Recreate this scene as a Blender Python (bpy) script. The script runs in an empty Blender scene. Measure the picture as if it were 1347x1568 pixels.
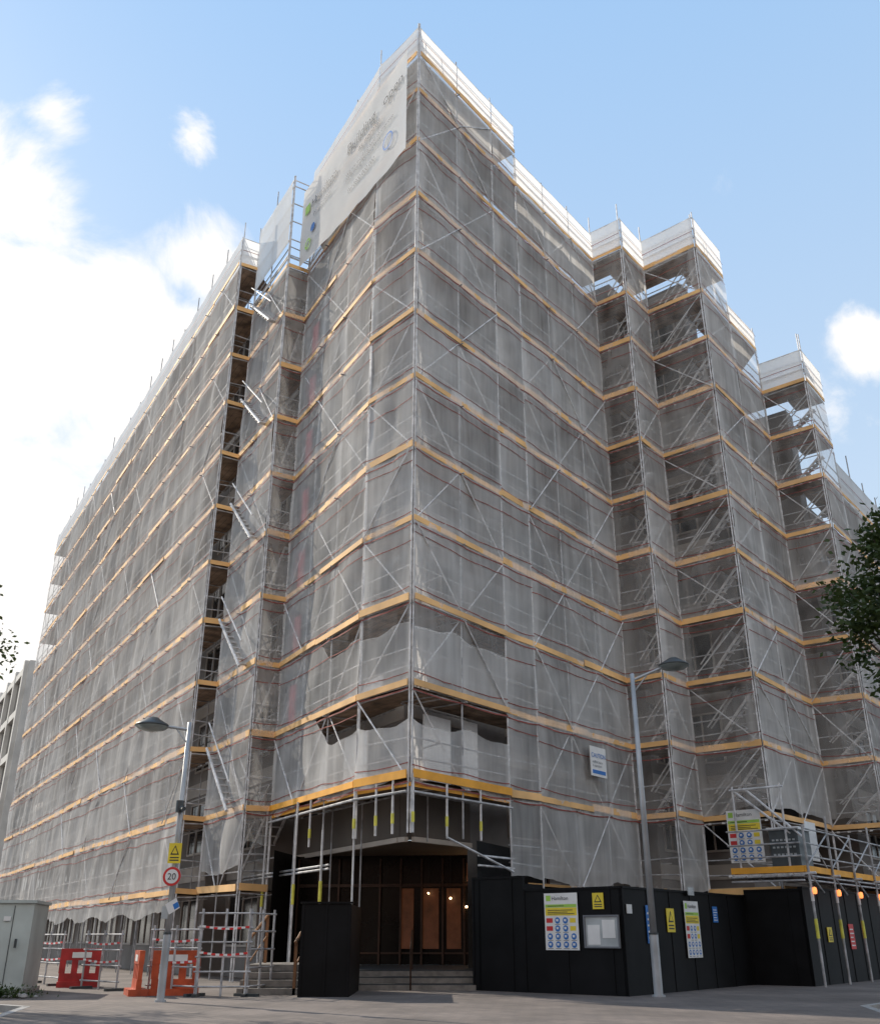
import bpy, math, random, bmesh
from mathutils import Vector, Matrix, noise
random.seed(7)
R=math.radians
scene=bpy.context.scene
scene.view_settings.view_transform='Standard'
scene.view_settings.look='None'
scene.view_settings.exposure=0
# ------------------------------------------------------------ materials
MATS={}
def newmat(name):
    m=bpy.data.materials.new(name); m.use_nodes=True
    MATS[name]=m
    return m,m.node_tree.nodes,m.node_tree.links,m.node_tree.nodes['Principled BSDF']
def simple(name,col,rough=0.6,metal=0.0,var=0.15,scale=3.0,bump=0.0,emit=None,col2=None,stretch=None,spec=None):
    m,N,L,b=newmat(name)
    tc=N.new('ShaderNodeTexCoord'); nz=N.new('ShaderNodeTexNoise'); nz.inputs['Scale'].default_value=scale
    nz.inputs['Detail'].default_value=4
    src=tc.outputs['Object']
    if stretch:
        mp=N.new('ShaderNodeMapping'); mp.inputs['Scale'].default_value=stretch; L.new(src,mp.inputs['Vector']); src=mp.outputs['Vector']
    L.new(src,nz.inputs['Vector'])
    mx=N.new('ShaderNodeMix'); mx.data_type='RGBA'
    c2=col2 if col2 else tuple(c*(1-var*2) for c in col)
    mx.inputs[6].default_value=(*c2,1); mx.inputs[7].default_value=(*[min(1,c*(1+var)) for c in col],1)
    cr=N.new('ShaderNodeMapRange'); cr.inputs['From Min'].default_value=0.3; cr.inputs['From Max'].default_value=0.7
    L.new(nz.outputs['Fac'],cr.inputs['Value']); L.new(cr.outputs['Result'],mx.inputs[0])
    L.new(mx.outputs[2],b.inputs['Base Color'])
    b.inputs['Roughness'].default_value=rough; b.inputs['Metallic'].default_value=metal
    if spec is not None: b.inputs['Specular IOR Level'].default_value=spec
    if bump:
        bp=N.new('ShaderNodeBump'); bp.inputs['Strength'].default_value=bump; bp.inputs['Distance'].default_value=0.02
        L.new(nz.outputs['Fac'],bp.inputs['Height']); L.new(bp.outputs['Normal'],b.inputs['Normal'])
    if emit:
        b.inputs['Emission Color'].default_value=(*emit[0],1); b.inputs['Emission Strength'].default_value=emit[1]
    return m
simple('steel',(0.44,0.44,0.45),0.6,0.1,0.25,4)
simple('steel_bright',(0.68,0.68,0.69),0.6,0.05,0.2,4)
simple('toe_board',(0.86,0.52,0.22),0.75,0,0.14,0.8)
simple('orange_board',(0.90,0.42,0.04),0.65,0,0.12,1.5)
simple('deck_wood',(0.32,0.225,0.16),0.85,0,0.3,2.0)
simple('wall_clad',(0.20,0.185,0.175),0.75,0,0.2,0.5)
simple('cladding_brown',(0.13,0.105,0.085),0.7,0,0.15,0.6)
simple('wall_panel',(0.42,0.39,0.36),0.7,0,0.12,0.6)
simple('soffit_cream',(0.50,0.44,0.38),0.6,0,0.08,1)
simple('glass_dark',(0.018,0.02,0.023),0.12,0,0.2,0.4)
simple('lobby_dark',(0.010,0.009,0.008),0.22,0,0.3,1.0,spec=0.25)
simple('black_paint',(0.006,0.006,0.007),0.6,0,0.3,1.2,bump=0.15,spec=0.18)
simple('white_board',(0.75,0.75,0.74),0.5,0,0.05,3)
simple('grey_board',(0.42,0.45,0.46),0.5,0,0.1,3)
simple('yellow',(0.80,0.62,0.04),0.5,0,0.06,3)
simple('sleeve_yellow',(0.72,0.68,0.10),0.5,0,0.1,5)
simple('green_logo',(0.35,0.6,0.08),0.5,0,0.05,3)
simple('blue_sign',(0.02,0.16,0.50),0.5,0,0.05,3)
simple('red_sign',(0.62,0.03,0.03),0.5,0,0.08,3)
simple('dark_text',(0.03,0.035,0.04),0.6,0,0.05,3)
simple('grey_text',(0.16,0.17,0.19),0.6,0,0.05,3)
simple('orange_plastic',(0.50,0.08,0.025),0.5,0,0.2,3)
simple('red_plastic',(0.42,0.025,0.025),0.5,0,0.2,3)
simple('red_seam',(0.30,0.075,0.06),0.8,0,0.2,2)
simple('lamp_grey',(0.42,0.44,0.46),0.45,0.3,0.12,2)
simple('lamp_dark',(0.06,0.07,0.075),0.4,0.2,0.15,3)
simple('lens_glass',(0.35,0.42,0.42),0.2,0,0.1,3)
simple('cabinet_paint',(0.47,0.52,0.50),0.55,0,0.10,1.2)
simple('wood_rail',(0.26,0.12,0.05),0.5,0,0.2,5,stretch=(1,1,0.2))
simple('stone_step',(0.22,0.20,0.18),0.8,0,0.2,4,bump=0.2)
simple('bark',(0.09,0.07,0.05),0.9,0,0.3,6,bump=0.6)
simple('concrete_white',(0.66,0.64,0.60),0.8,0,0.1,0.7)
simple('brick',(0.24,0.12,0.08),0.85,0,0.2,1.0)
simple('kerb_stone',(0.34,0.33,0.32),0.85,0,0.15,3)
simple('road_yellow',(0.50,0.38,0.10),0.85,0,0.25,6)
simple('warm_lamp',(1,0.6,0.25),0.5,0,0,1,emit=((1,0.62,0.32),26))
simple('orange_lamp',(1,0.35,0.1),0.5,0,0,1,emit=((1,0.26,0.07),1.8))
simple('lobby_glow',(0.10,0.035,0.02),0.5,0,0.6,2.2,emit=((0.8,0.25,0.08),0.035))  # faint emission stands in for warm reflections in the lobby
simple('copper_frame',(0.07,0.04,0.028),0.4,0.4,0.2,2)
simple('banner_print',(0.09,0.095,0.10),0.7,0,0.1,2)
def leafmat(name,c):
    m,N,L,b=newmat(name)
    out=[n for n in N if n.type=='OUTPUT_MATERIAL'][0]
    g=N.new('ShaderNodeNewGeometry'); nz=N.new('ShaderNodeTexNoise'); nz.inputs['Scale'].default_value=1.3
    L.new(g.outputs['Position'],nz.inputs['Vector'])
    mx=N.new('ShaderNodeMix'); mx.data_type='RGBA'; mx.inputs[6].default_value=(c[0]*.45,c[1]*.5,c[2]*.5,1); mx.inputs[7].default_value=(c[0]*1.4,c[1]*1.3,c[2],1)
    L.new(nz.outputs['Fac'],mx.inputs[0]); L.new(mx.outputs[2],b.inputs['Base Color']); b.inputs['Roughness'].default_value=.6
    t=N.new('ShaderNodeBsdfTranslucent'); L.new(mx.outputs[2],t.inputs['Color'])
    ms=N.new('ShaderNodeMixShader'); ms.inputs[0].default_value=.3
    L.new(b.outputs[0],ms.inputs[1]); L.new(t.outputs[0],ms.inputs[2]); L.new(ms.outputs[0],out.inputs['Surface'])
leafmat('leaf',(0.055,0.09,0.022))
def netmat(name,base,col,transl=0.45,mott=0.2):
    m,N,L,b=newmat(name); N.remove(b)
    out=[n for n in N if n.type=='OUTPUT_MATERIAL'][0]
    uv=N.new('ShaderNodeUVMap'); uv.uv_map='UVMap'; va=N.new('ShaderNodeUVMap'); va.uv_map='Var'
    sp=N.new('ShaderNodeSeparateXYZ'); L.new(va.outputs[0],sp.inputs[0])
    mp=N.new('ShaderNodeMapping'); mp.inputs['Scale'].default_value=(5.0,.55,1); L.new(uv.outputs[0],mp.inputs['Vector'])
    n=N.new('ShaderNodeTexNoise'); n.noise_dimensions='2D'; n.inputs['Scale'].default_value=1.0; n.inputs['Detail'].default_value=2
    L.new(mp.outputs[0],n.inputs['Vector'])
    a1=N.new('ShaderNodeMath'); a1.operation='MULTIPLY_ADD'; L.new(n.outputs['Fac'],a1.inputs[0]); a1.inputs[1].default_value=mott; a1.inputs[2].default_value=base-mott*.5
    a2=N.new('ShaderNodeMath'); a2.operation='ADD'; a2.use_clamp=True; L.new(a1.outputs[0],a2.inputs[0]); L.new(sp.outputs[0],a2.inputs[1])
    d=N.new('ShaderNodeBsdfDiffuse'); t=N.new('ShaderNodeBsdfTranslucent'); tr=N.new('ShaderNodeBsdfTransparent')
    d.inputs['Color'].default_value=(*col,1); t.inputs['Color'].default_value=(*col,1)
    m1=N.new('ShaderNodeMixShader'); m1.inputs[0].default_value=transl; L.new(d.outputs[0],m1.inputs[1]); L.new(t.outputs[0],m1.inputs[2])
    m2=N.new('ShaderNodeMixShader'); L.new(a2.outputs[0],m2.inputs[0]); L.new(m1.outputs[0],m2.inputs[1]); L.new(tr.outputs[0],m2.inputs[2])
    L.new(m2.outputs[0],out.inputs['Surface'])
netmat('net',0.53,(0.95,0.94,0.92),0.36)
netmat('net_thin',0.79,(0.95,0.94,0.92),0.36,.12)
netmat('net_white',0.06,(0.94,0.94,0.93),0.5,0.08)
netmat('banner_cloth',0.0,(0.94,0.94,0.93),0.42,0.0)
def paving():
    m,N,L,b=newmat('paving')
    tc=N.new('ShaderNodeTexCoord')
    br=N.new('ShaderNodeTexBrick'); br.inputs['Scale'].default_value=1.0
    br.inputs['Brick Width'].default_value=0.4; br.inputs['Row Height'].default_value=0.2; br.inputs['Mortar Size'].default_value=0.008
    br.inputs['Color1'].default_value=(0.20,0.165,0.145,1); br.inputs['Color2'].default_value=(0.155,0.13,0.118,1); br.inputs['Mortar'].default_value=(0.08,0.07,0.068,1)
    mp=N.new('ShaderNodeMapping'); mp.inputs['Rotation'].default_value=(0,0,R(51)); L.new(tc.outputs['Object'],mp.inputs['Vector']); L.new(mp.outputs[0],br.inputs['Vector'])
    nz=N.new('ShaderNodeTexNoise'); nz.inputs['Scale'].default_value=0.5; nz.inputs['Detail'].default_value=8; L.new(tc.outputs['Object'],nz.inputs['Vector'])
    cr=N.new('ShaderNodeMapRange'); cr.inputs['From Min'].default_value=.3; cr.inputs['From Max'].default_value=.7; cr.inputs['To Min'].default_value=.55; cr.inputs['To Max'].default_value=1.1
    L.new(nz.outputs['Fac'],cr.inputs['Value'])
    mx=N.new('ShaderNodeVectorMath'); mx.operation='SCALE'; L.new(br.outputs['Color'],mx.inputs[0]); L.new(cr.outputs[0],mx.inputs['Scale'])
    L.new(mx.outputs[0],b.inputs['Base Color']); b.inputs['Roughness'].default_value=.85
paving()
simple('asphalt',(0.06,0.058,0.056),0.9,0,0.2,1.5,bump=0.3)
# ------------------------------------------------------------ builder
class Obj:
    def __init__(s,name): s.name=name; s.parts={}; s.texts=[]
    def _p(s,part,mat):
        return s.parts.setdefault((part,mat),([],[],[]))
    def face(s,part,mat,pts,uv=None):
        v,f,u=s._p(part,mat); i=len(v); v.extend([tuple(p) for p in pts]); f.append(tuple(range(i,i+len(pts))))
        u.extend(uv if uv else [(p[0],p[2],0.0) for p in pts])
    def obox(s,part,mat,o,ax,ay,az):
        o=Vector(o);ax=Vector(ax);ay=Vector(ay);az=Vector(az)
        c=[o,o+ax,o+ax+ay,o+ay,o+az,o+ax+az,o+ax+ay+az,o+ay+az]
        for q in ((0,3,2,1),(4,5,6,7),(0,1,5,4),(1,2,6,5),(2,3,7,6),(3,0,4,7)):
            s.face(part,mat,[c[k] for k in q])
    def tube(s,part,mat,p,q,r=0.026,n=6,r2=None):
        p=Vector(p);q=Vector(q);d=q-p
        if d.length<1e-4: return
        r2=r if r2 is None else r2
        z=d.normalized(); x=z.orthogonal().normalized(); y=z.cross(x)
        A=[p+(x*math.cos(2*math.pi*k/n)+y*math.sin(2*math.pi*k/n))*r for k in range(n)]
        B=[q+(x*math.cos(2*math.pi*k/n)+y*math.sin(2*math.pi*k/n))*r2 for k in range(n)]
        for k in range(n):
            k2=(k+1)%n; s.face(part,mat,[A[k],A[k2],B[k2],B[k]])
        s.face(part,mat,A[::-1]); s.face(part,mat,B)
    def lathe(s,part,mat,c,prof,n=24,tilt=None):
        c=Vector(c); rings=[]
        for r,z in prof:
            ring=[]
            for k in range(n):
                v=Vector((r*math.cos(2*math.pi*k/n),r*math.sin(2*math.pi*k/n),z))
                if tilt: v=tilt@v
                ring.append(c+v)
            rings.append(ring)
        for a,b in zip(rings,rings[1:]):
            for k in range(n):
                k2=(k+1)%n; s.face(part,mat,[a[k],a[k2],b[k2],b[k]])
    def text(s,txt,size,loc,sdir,mat,up=(0,0,1),align='LEFT',part='lettering'):
        s.texts.append((txt,size,Vector(loc),Vector(sdir).normalized(),mat,Vector(up),align,part))
    def finish(s,smooth=()):
        e=bpy.data.objects.new(s.name,None); scene.collection.objects.link(e)
        for (part,mat),(v,f,u) in s.parts.items():
            me=bpy.data.meshes.new(part); me.from_pydata(v,[],f)
            uvl=me.uv_layers.new(name='UVMap')
            uvl.data.foreach_set('uv',[c for t in u for c in (t[0],t[1])])
            if mat.startswith('net') or mat=='banner_cloth':
                uvl=me.uv_layers.new(name='Var')
                uvl.data.foreach_set('uv',[c for t in u for c in ((t[2] if len(t)>2 else 0.0),0.0)])
            me.materials.append(MATS[mat])
            if part in smooth or mat in smooth:
                bm=bmesh.new(); bm.from_mesh(me); bmesh.ops.remove_doubles(bm,verts=bm.verts,dist=0.0005); bm.to_mesh(me); bm.free()
                me.polygons.foreach_set('use_smooth',[True]*len(me.polygons))
            o=bpy.data.objects.new(part,me); scene.collection.objects.link(o); o.parent=e
        for txt,size,loc,sd,mat,up,al,part in s.texts:
            c=bpy.data.curves.new(part,'FONT'); c.body=txt; c.size=size; c.align_x=al; c.materials.append(MATS[mat])
            o=bpy.data.objects.new(part,c); scene.collection.objects.link(o)
            up=(up-sd*up.dot(sd)).normalized()
            n=sd.cross(up)
            M=Matrix((sd,up,n)).transposed().to_4x4(); M.translation=loc
            o.matrix_world=M; o.parent=e
        return e
def V(p,z): return Vector((p[0],p[1],z))
# ------------------------------------------------------------ plan
r2=Vector((0.6225,0.7826)); n2=Vector((0.7826,-0.6225))
C=Vector((-0.77,25.0))
P5=Vector((11.15,33.45)); P7=Vector((16.4,36.75))
def LV(i): return 4.97+2.39*i
TOPC=30.55
pts=[('E2',(-30.4,70.4)),('E1',(-8.95,34.7)),('E0',(-8.25,35.12)),('D1',(-6.25,31.8)),('A',(-5.45,32.3)),('B',(-2.25,26.7)),
 ('C',C),('P1',C+r2*4.4),('Q',C+r2*6.0),('P2',(6.8,34.5)),('P3',(7.97,33.57)),('P4',(9.21,35.13)),('P5',P5),('S1',P5+r2*2.9),('P6',(14.85,38.0)),
 ('P7',P7),('S2',P7+r2*2.4),('P8',P7+r2*30)]
PN={k:Vector(p) for k,p in pts}
VV=[Vector(p) for k,p in pts]
def offs(t):
    out=[]
    for i in range(len(VV)):
        ns=[]
        if i>0:
            d=(VV[i]-VV[i-1]).normalized(); ns.append(Vector((d.y,-d.x)))
        if i<len(VV)-1:
            d=(VV[i+1]-VV[i]).normalized(); ns.append(Vector((d.y,-d.x)))
        if len(ns)==1: out.append(VV[i]-ns[0]*t)
        else: out.append(VV[i]-(ns[0]+ns[1])*(t/(1+ns[0].dot(ns[1]))))
    return out
WD=offs(1.25); WW=offs(1.5)
cfg={
 'E2':dict(top=LV(10),lo=-1,netlo=1.9,rail=1.5,std0=0),
 'E1':dict(top=LV(10),lo=-1,netlo=None,rail=1.5,std0=0),
 'E0':dict(top=LV(9),lo=-1,netlo=3.2,rail=4.6,std0=0,open=True,net='net'),
 'D1':dict(top=LV(9),lo=-1,netlo=4.0,rail=4.6,std0=0,open=True,net='net_thin'),
 'A':dict(top=TOPC,lo=0,netlo=LV(0)-.1,rail=1.45,std0=0,corner=True),
 'B':dict(top=TOPC,lo=0,netlo=LV(0)-.1,rail=1.45,std0=LV(0)-1.35,corner=True),
 'C':dict(top=TOPC,lo=0,netlo=LV(0)-.1,rail=1.45,std0=LV(0)-1.35,corner=True),
 'P1':dict(top=TOPC,lo=-1,netlo=2.7,rail=1.45,std0=0),
 'Q':dict(top=LV(10),lo=-1,netlo=2.7,rail=1.5,std0=0),
 'P2':dict(top=LV(10),lo=-1,netlo=2.7,rail=1.6,std0=0,net='net_thin'),
 'P3':dict(top=LV(10),lo=-1,netlo=2.7,rail=1.6,std0=0),
 'P4':dict(top=LV(10),lo=-1,netlo=5.2,rail=1.7,std0=0,net='net_thin'),
 'P5':dict(top=LV(10),lo=-1,netlo=5.2,rail=1.7,std0=0),
 'S1':dict(top=LV(9),lo=-1,netlo=5.2,rail=1.0,std0=0),
 'P6':dict(top=LV(8),lo=-1,netlo=5.2,rail=1.6,std0=0,net='net_thin'),
 'P7':dict(top=LV(8),lo=-1,netlo=5.2,rail=1.6,std0=0),
 'S2':dict(top=LV(6),lo=-1,netlo=5.2,rail=1.9,std0=0),
}
S=Obj('scaffolding'); BLD=Obj('office_building')
def disp(fid,s,z,bw):
    j=math.floor(s/bw); k=math.floor((z-4.97)/2.39)
    ra=(noise.cell(Vector((j+fid*17.3+.5,k+.5,3.5)))*.5+.5)
    fs=s/bw-j; fz=(z-4.97)/2.39-k
    b=(0.01+0.13*ra)*math.sin(math.pi*fs)*math.sin(math.pi*min(1,max(0,fz)))**.7
    w=noise.noise(Vector((s*.9+fid*9,z*.6,fid*3.1)))*0.06+noise.noise(Vector((s*2.9+fid*9,z*.8+s*.6,fid*5.1)))*0.045
    return 0.06+b+w
def weave(fid,s,z):
    k=math.floor((z-4.97)/2.39+.001); off=(k%2)*2.1
    j=math.floor((s+off)/4.2)
    cell=noise.cell(Vector((j+fid*7.3+.5,k+.5,9.5)))
    a=.09*cell
    a+=.10*noise.noise(Vector((s*2.2+z*.25,z*.35,fid*2.2)))+.07*noise.noise(Vector((s*.5,z*.6,fid*4.4+3)))+.09*noise.noise(Vector((s*1.2-z*1.1,z*1.4,fid*4.4+7)))
    fs=((s+off)/4.2)%1
    if fs<.07: a-=.15
    fz=((z-4.97)/2.39)%1
    if fz<.1: a-=.08
    # upper part of each lift strained thinner, lower part doubled over
    a+=.06*(fz-.5)
    return a
for i in range(len(pts)-1):
    key=pts[i][0]; c=cfg[key]; a=VV[i]; b=VV[i+1]; d=(b-a); Ln=d.length; d.normalize(); n=Vector((d.y,-d.x))
    top=c['top']; fid=i
    def P(s,o,z): 
        q=a+d*s+n*o; return Vector((q.x,q.y,z))
    nb=max(1,round(Ln/2.15)); bw=Ln/nb
    levels=[LV(k) for k in range(c['lo'],14) if LV(k)<top-1.2]+[top]
    short=Ln<1.7
    for z in levels:
        w0,w1=WD[i],WD[i+1]
        for zz in (z-.06,z):
            S.face('deck_boards','deck_wood',[V(a,zz),V(b,zz),V(w1,zz),V(w0,zz)])
        for q in range(1,5):
            f=q/5
            p0=a.lerp(w0,f); p1=b.lerp(w1,f); dn=(w0-a)*.012
            S.face('deck_joints','dark_text',[V(p0,z-.0635),V(p1,z-.0635),V(p1+dn,z-.0635),V(p0+dn,z-.0635)])
        hot=(abs(z-LV(0))<.1 and c.get('corner'))
        tm='orange_board' if hot else 'toe_board'
        m_=max(1,round(Ln/3.6))
        if not(z<3 and key in('P1','Q','P2','P3')):
          for q in range(m_):
            s0=Ln*q/m_+ (0.012 if q else 0); s1=Ln*(q+1)/m_
            dz0=random.uniform(-.035,.035); dz1=random.uniform(-.035,.035)
            oo=.03+random.uniform(0,.012)
            if c.get('corner') and z<LV(2)+.1: oo=.11
            elif random.random()<.2: oo=.085
            hh=random.choice([.17,.17,.21])
            S.obox('toe_boards',tm,P(s0,oo,z-.03+dz0),P(s1,oo,z-.03+dz1)-P(s0,oo,z-.03+dz0),V(n*.03,0),(0,0,hh))
        if not short: S.obox('inner_boards','toe_board',P(.9,-1.14,z+.02),V(d*(Ln-1.8),0),V(n*.03,0),(0,0,.15))
        if z==levels[0] and c.get('corner'):
            S.obox('toe_boards',tm,P(0,-.02,z-.22),V(d*Ln,0),V(n*.05,0),(0,0,.1))
            S.tube('ledgers','steel',P(0,.12,z-.36),P(Ln,.12,z-.36),.035)
        for dz,o in ((-.12,.02),(.55,-.03),(1.05,-.03),(-.14,-1.2),(1.0,-1.2)):
            if o<-1 and short: continue
            s0=0 if o>-1 else 1.0; s1=Ln if o>-1 else Ln-.2
            wob=random.uniform(-.03,.03)
            S.tube('ledgers','steel',P(s0,o,z+dz+wob),P(s1,o,z+dz-wob),.024,5)
    for k in range(nb+1):
        s=k*bw
        if k==nb and not(i<len(pts)-2 and pts[i+1][0] not in('S1','S2','Q','P1')): continue
        z0=c['std0']
        th=top+c['rail']+random.choice([0.1,0.25,.25,.9]) 
        s_=min(max(s,0.04),Ln-.04)
        S.tube('standards','steel_bright' if k in(0,nb) else 'steel',P(s_,.02,z0),P(s_+random.uniform(-.03,.03),.02,th),.027)
        if not short and 0<k<nb: S.tube('standards','steel',P(s_,-1.2,max(z0,0)),P(s_,-1.2,top+.3),.024,5)
        for z in levels:
            if not short and 0<k<nb: S.tube('transoms','steel',P(s_,.2,z-.1),P(s_,-1.3,z-.1),.024,5)
            if 0<k<nb and not short:
                S.tube('transoms','steel',P(s_-bw/2,.02,z-.09),P(s_-bw/2,-1.25,z-.09),.022,5)
    if not short:
        for k in range(nb):
            for li,z in enumerate(levels[:-1]):
                zn=levels[li+1]
                f=(k+li)%2
                use = (k%3==1) or nb<=3 or (k%4==0 and li%3==0)
                if key=='E2': use=(k%3==0)
                if random.random()<.12: use=False
                if not use: continue
                o=random.choice([.0,.03,.06,.12]); 
                if f: S.tube('braces','steel_bright',P(k*bw+.05,o,z+.05),P((k+1)*bw-.05,o,zn-.1),.023,5)
                else: S.tube('braces','steel_bright',P((k+1)*bw-.05,o,z+.05),P(k*bw+.05,o,zn-.1),.023,5)
    if c['netlo'] is not None:
        z0=c['netlo']; nm=c.get('net','net')
        def sag(s): return .09*math.sin(math.pi*((s/bw)%1))+.07*math.sin(s*1.9+fid)+.04*math.sin(s*4.3)
        def bot(s): return z0+.12*math.sin(s*1.3+fid)+.1*noise.noise(Vector((s*2,fid,0)))
        strips=[]
        if key in('A','B','C'):
            def blend(s,lo,hi):
                if key!='A': return lo
                t=min(1,max(0,(4.4-s)/.9)); return lo+(hi-lo)*t
            strips=[(bot,lambda s:blend(s,LV(0)+1.5-sag(s),LV(1)-.04),nm),
                    (lambda s:LV(1)-.06,lambda s:blend(s,LV(1)+1.75-sag(s+.7),LV(2)-.04),nm),
                    (lambda s:blend(s,LV(1)+1.70-sag(s+.7),LV(2)-.10),lambda s:LV(2)-.05,'net_thin'),
                    (lambda s:LV(2)-.06,lambda s:top,nm)]
        else: strips=[(bot,lambda s:top,nm)]
        dx=.22 if Ln<20 else .3
        ns=max(3,int(Ln/dx))
        for lo,hi,mm in strips:
            nzs=max(3,int((hi(0)-lo(0))/.3)); grid=[]
            for q in range(nzs+1):
                row=[]
                for p in range(ns+1):
                    s=Ln*p/ns; zl,zh=lo(s),hi(s); z=zl+(zh-zl)*q/nzs
                    row.append((P(s,disp(fid,s,z,bw),z),(s+fid*31,z,weave(fid,s,z))))
                grid.append(row)
            for q in range(nzs):
                for p in range(ns):
                    qs=[grid[q][p],grid[q][p+1],grid[q+1][p+1],grid[q+1][p]]
                    S.face('debris_netting',mm,[t[0] for t in qs],[t[1] for t in qs])
        for li,z in enumerate(levels[:-1]):
            if z<z0: continue
            for base,wd_ in (((-.13,.04),(.36,.026),(1.75,.026)) if (li+fid)%2 else ((-.13,.04),(.3,.026),(1.95,.026))):
                if key in('B','C') and li<2 and base>1: continue
                m_=max(2,int(Ln/.3)); prev=None
                for p in range(m_+1):
                    s=Ln*p/m_
                    zz=z+base-.05*math.sin(math.pi*((s/bw)%1))+(.05 if base<0 else .14)*noise.noise(Vector((s*.22,z,fid)))
                    o=disp(fid,s,zz,bw)+.014
                    cur=(P(s,o,zz),P(s,o,zz+wd_))
                    if prev: S.face('netting_seams','red_seam',[prev[0],cur[0],cur[1],prev[1]])
                    prev=cur
    rh=c['rail']
    zt0=top+.12; zt1=top+min(rh,1.6)
    if c.get('open'):
        zt0=top+1.2; zt1=top+rh
        for q in range(5): S.tube('ledgers','steel_bright',P(0,0,top+.5+q*.95),P(Ln,0,top+.5+q*.95),.03)
    if not (key=='D1'):
        ns=max(2,int(Ln/.35)); nq=4; g=[]
        for q in range(nq+1):
            g.append([(Ln*p/ns, zt0+(zt1-zt0)*q/nq-(.07*math.sin(math.pi*((Ln*p/ns/bw)%1)) if q==nq else 0)) for p in range(ns+1)])
        for q in range(nq):
            for p in range(ns):
                qs=[g[q][p],g[q][p+1],g[q+1][p+1],g[q+1][p]]
                S.face('parapet_sheeting','net_white',[P(t[0],.07+.03*noise.noise(Vector((t[0]*1.2,t[1]*1.0,fid))),t[1]) for t in qs],[(t[0]+fid*31,t[1],0.0) for t in qs])
        if not c.get('open'):
            prev=None; m_=max(2,int(Ln/.5))
            for p in range(m_+1):
                s=Ln*p/m_; zz=top+.75+.03*math.sin(s); cur=(P(s,.12,zz),P(s,.12,zz+.03))
                if prev: S.face('netting_seams','red_seam',[prev[0],cur[0],cur[1],prev[1]])
                prev=cur
    for hz in (.6,zt1-top): S.tube('ledgers','steel_bright',P(0,.02,top+hz),P(Ln,.02,top+hz),.028)
    w0,w1=WW[i],WW[i+1]
    wl=(w1-w0).length; wd=(w1-w0).normalized(); wn=Vector((wd.y,-wd.x))
    zb=3.65 if c.get('corner') else 0
    def W(s,o,z):
        q=w0+wd*s+wn*o; return Vector((q.x,q.y,z))
    BLD.face('walls','wall_clad',[W(0,0,zb),W(wl,0,zb),W(wl,0,top-.3),W(0,0,top-.3)])
    if wl>2:
        nw=max(1,int(wl/2.7)); ww=wl/nw; z=1.0 if not zb else 4.9
        while z<top-2.6:
            for k in range(nw):
                s0=k*ww+.55; s1=(k+1)*ww-.55
                BLD.obox('window_glass','glass_dark',W(s0,.0,z),V(wd*(s1-s0),0),V(wn*.02,0),(0,0,1.75))
                for (x0,x1,y0,y1) in ((s0-.07,s1+.07,z-.07,z),(s0-.07,s1+.07,z+1.75,z+1.82),(s0-.07,s0,z,z+1.75),(s1,s1+.07,z,z+1.75),((s0+s1)/2-.03,(s0+s1)/2+.03,z,z+1.75)):
                    BLD.obox('window_frames','wall_panel',W(x0,0,y0),V(wd*(x1-x0),0),V(wn*.06,0),(0,0,y1-y0))
            BLD.obox('wall_bands','wall_panel',W(.02,0,z+2.1),V(wd*(wl-.04),0),V(wn*.04,0),(0,0,.5))
            z+=3.1
for key,ss in (('B',(.05,1.0,1.7)),('C',(0.02,1.4,2.9)),('A',(3.5,))):
    i=[k for k,_ in pts].index(key); a=VV[i]; d=(VV[i+1]-a).normalized(); n=Vector((d.y,-d.x))
    for s in ss:
        q=a+d*s+n*.1
        S.tube('standards','steel_bright',V(q,LV(0)-1.35),V(q,LV(0)+.1),.032)
        S.tube('tube_sleeves','sleeve_yellow',V(q,LV(0)-1.1),V(q,LV(0)-.85),.042)
A=PN['A'];B=PN['B']; dl=(B-A).normalized(); nl=Vector((dl.y,-dl.x))
for s,zt in ((0.0,LV(0)),(2.6,LV(0)),(4.6,4.0)):
    q=A+dl*s+nl*.15
    S.tube('standards','steel_bright',V(q,0),V(q,zt),.035)
    S.tube('tube_sleeves','sleeve_yellow',V(q,2.1),V(q,2.65),.048)
for z in (2.95,3.05): S.tube('ledgers','steel',V(A-dl*2+nl*.1,z),V(A+dl*5+nl*.1,z-.0),.03)
q=C+r2*1.4; S.tube('braces','steel_bright',V(q+n2*.1,3.6),V(C+r2*4.4+n2*.1,2.9),.032)
for z in (3.0,3.25,2.6): S.tube('ledgers','steel_bright',V(C+r2*2.9,z),V(C+r2*4.6,z),.03)
for k in range(1,8):
    q=A+dl*1.0-nl*.02
    S.obox('hoist_gates','red_plastic',V(q,LV(k)+.1),V(dl*.5,0),V(nl*.05,0),(0,0,1.4))
for (base,dd,nn,s,z,w,h) in ((A,dl,nl,4.9,LV(1)+.1,1.2,.8),(A,dl,nl,3.0,LV(1)+.1,1.0,.6),(C,r2,n2,1.6,LV(0)+.1,1.2,1.9),(C,r2,n2,3.4,LV(0)+.1,.7,2.0),(A,dl,nl,3.6,LV(0)+.1,1.6,1.7),(C,r2,n2,2.0,LV(2)+.1,1.7,.4),(C,r2,n2,3.0,LV(5)+.1,1.7,1.3),(C,r2,n2,.6,LV(7)+.1,1.2,.9),(A,dl,nl,4.2,LV(4)+.1,1.2,.9),(C,r2,n2,7.6,LV(3)+.1,1.2,.7),(C,r2,n2,9.2,LV(6)+.1,1.4,.7)):
    S.obox('site_panels','white_board',V(base+dd*s-nn*.9,z),V(dd*w,0),V(nn*.05,0),(0,0,h))
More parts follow.
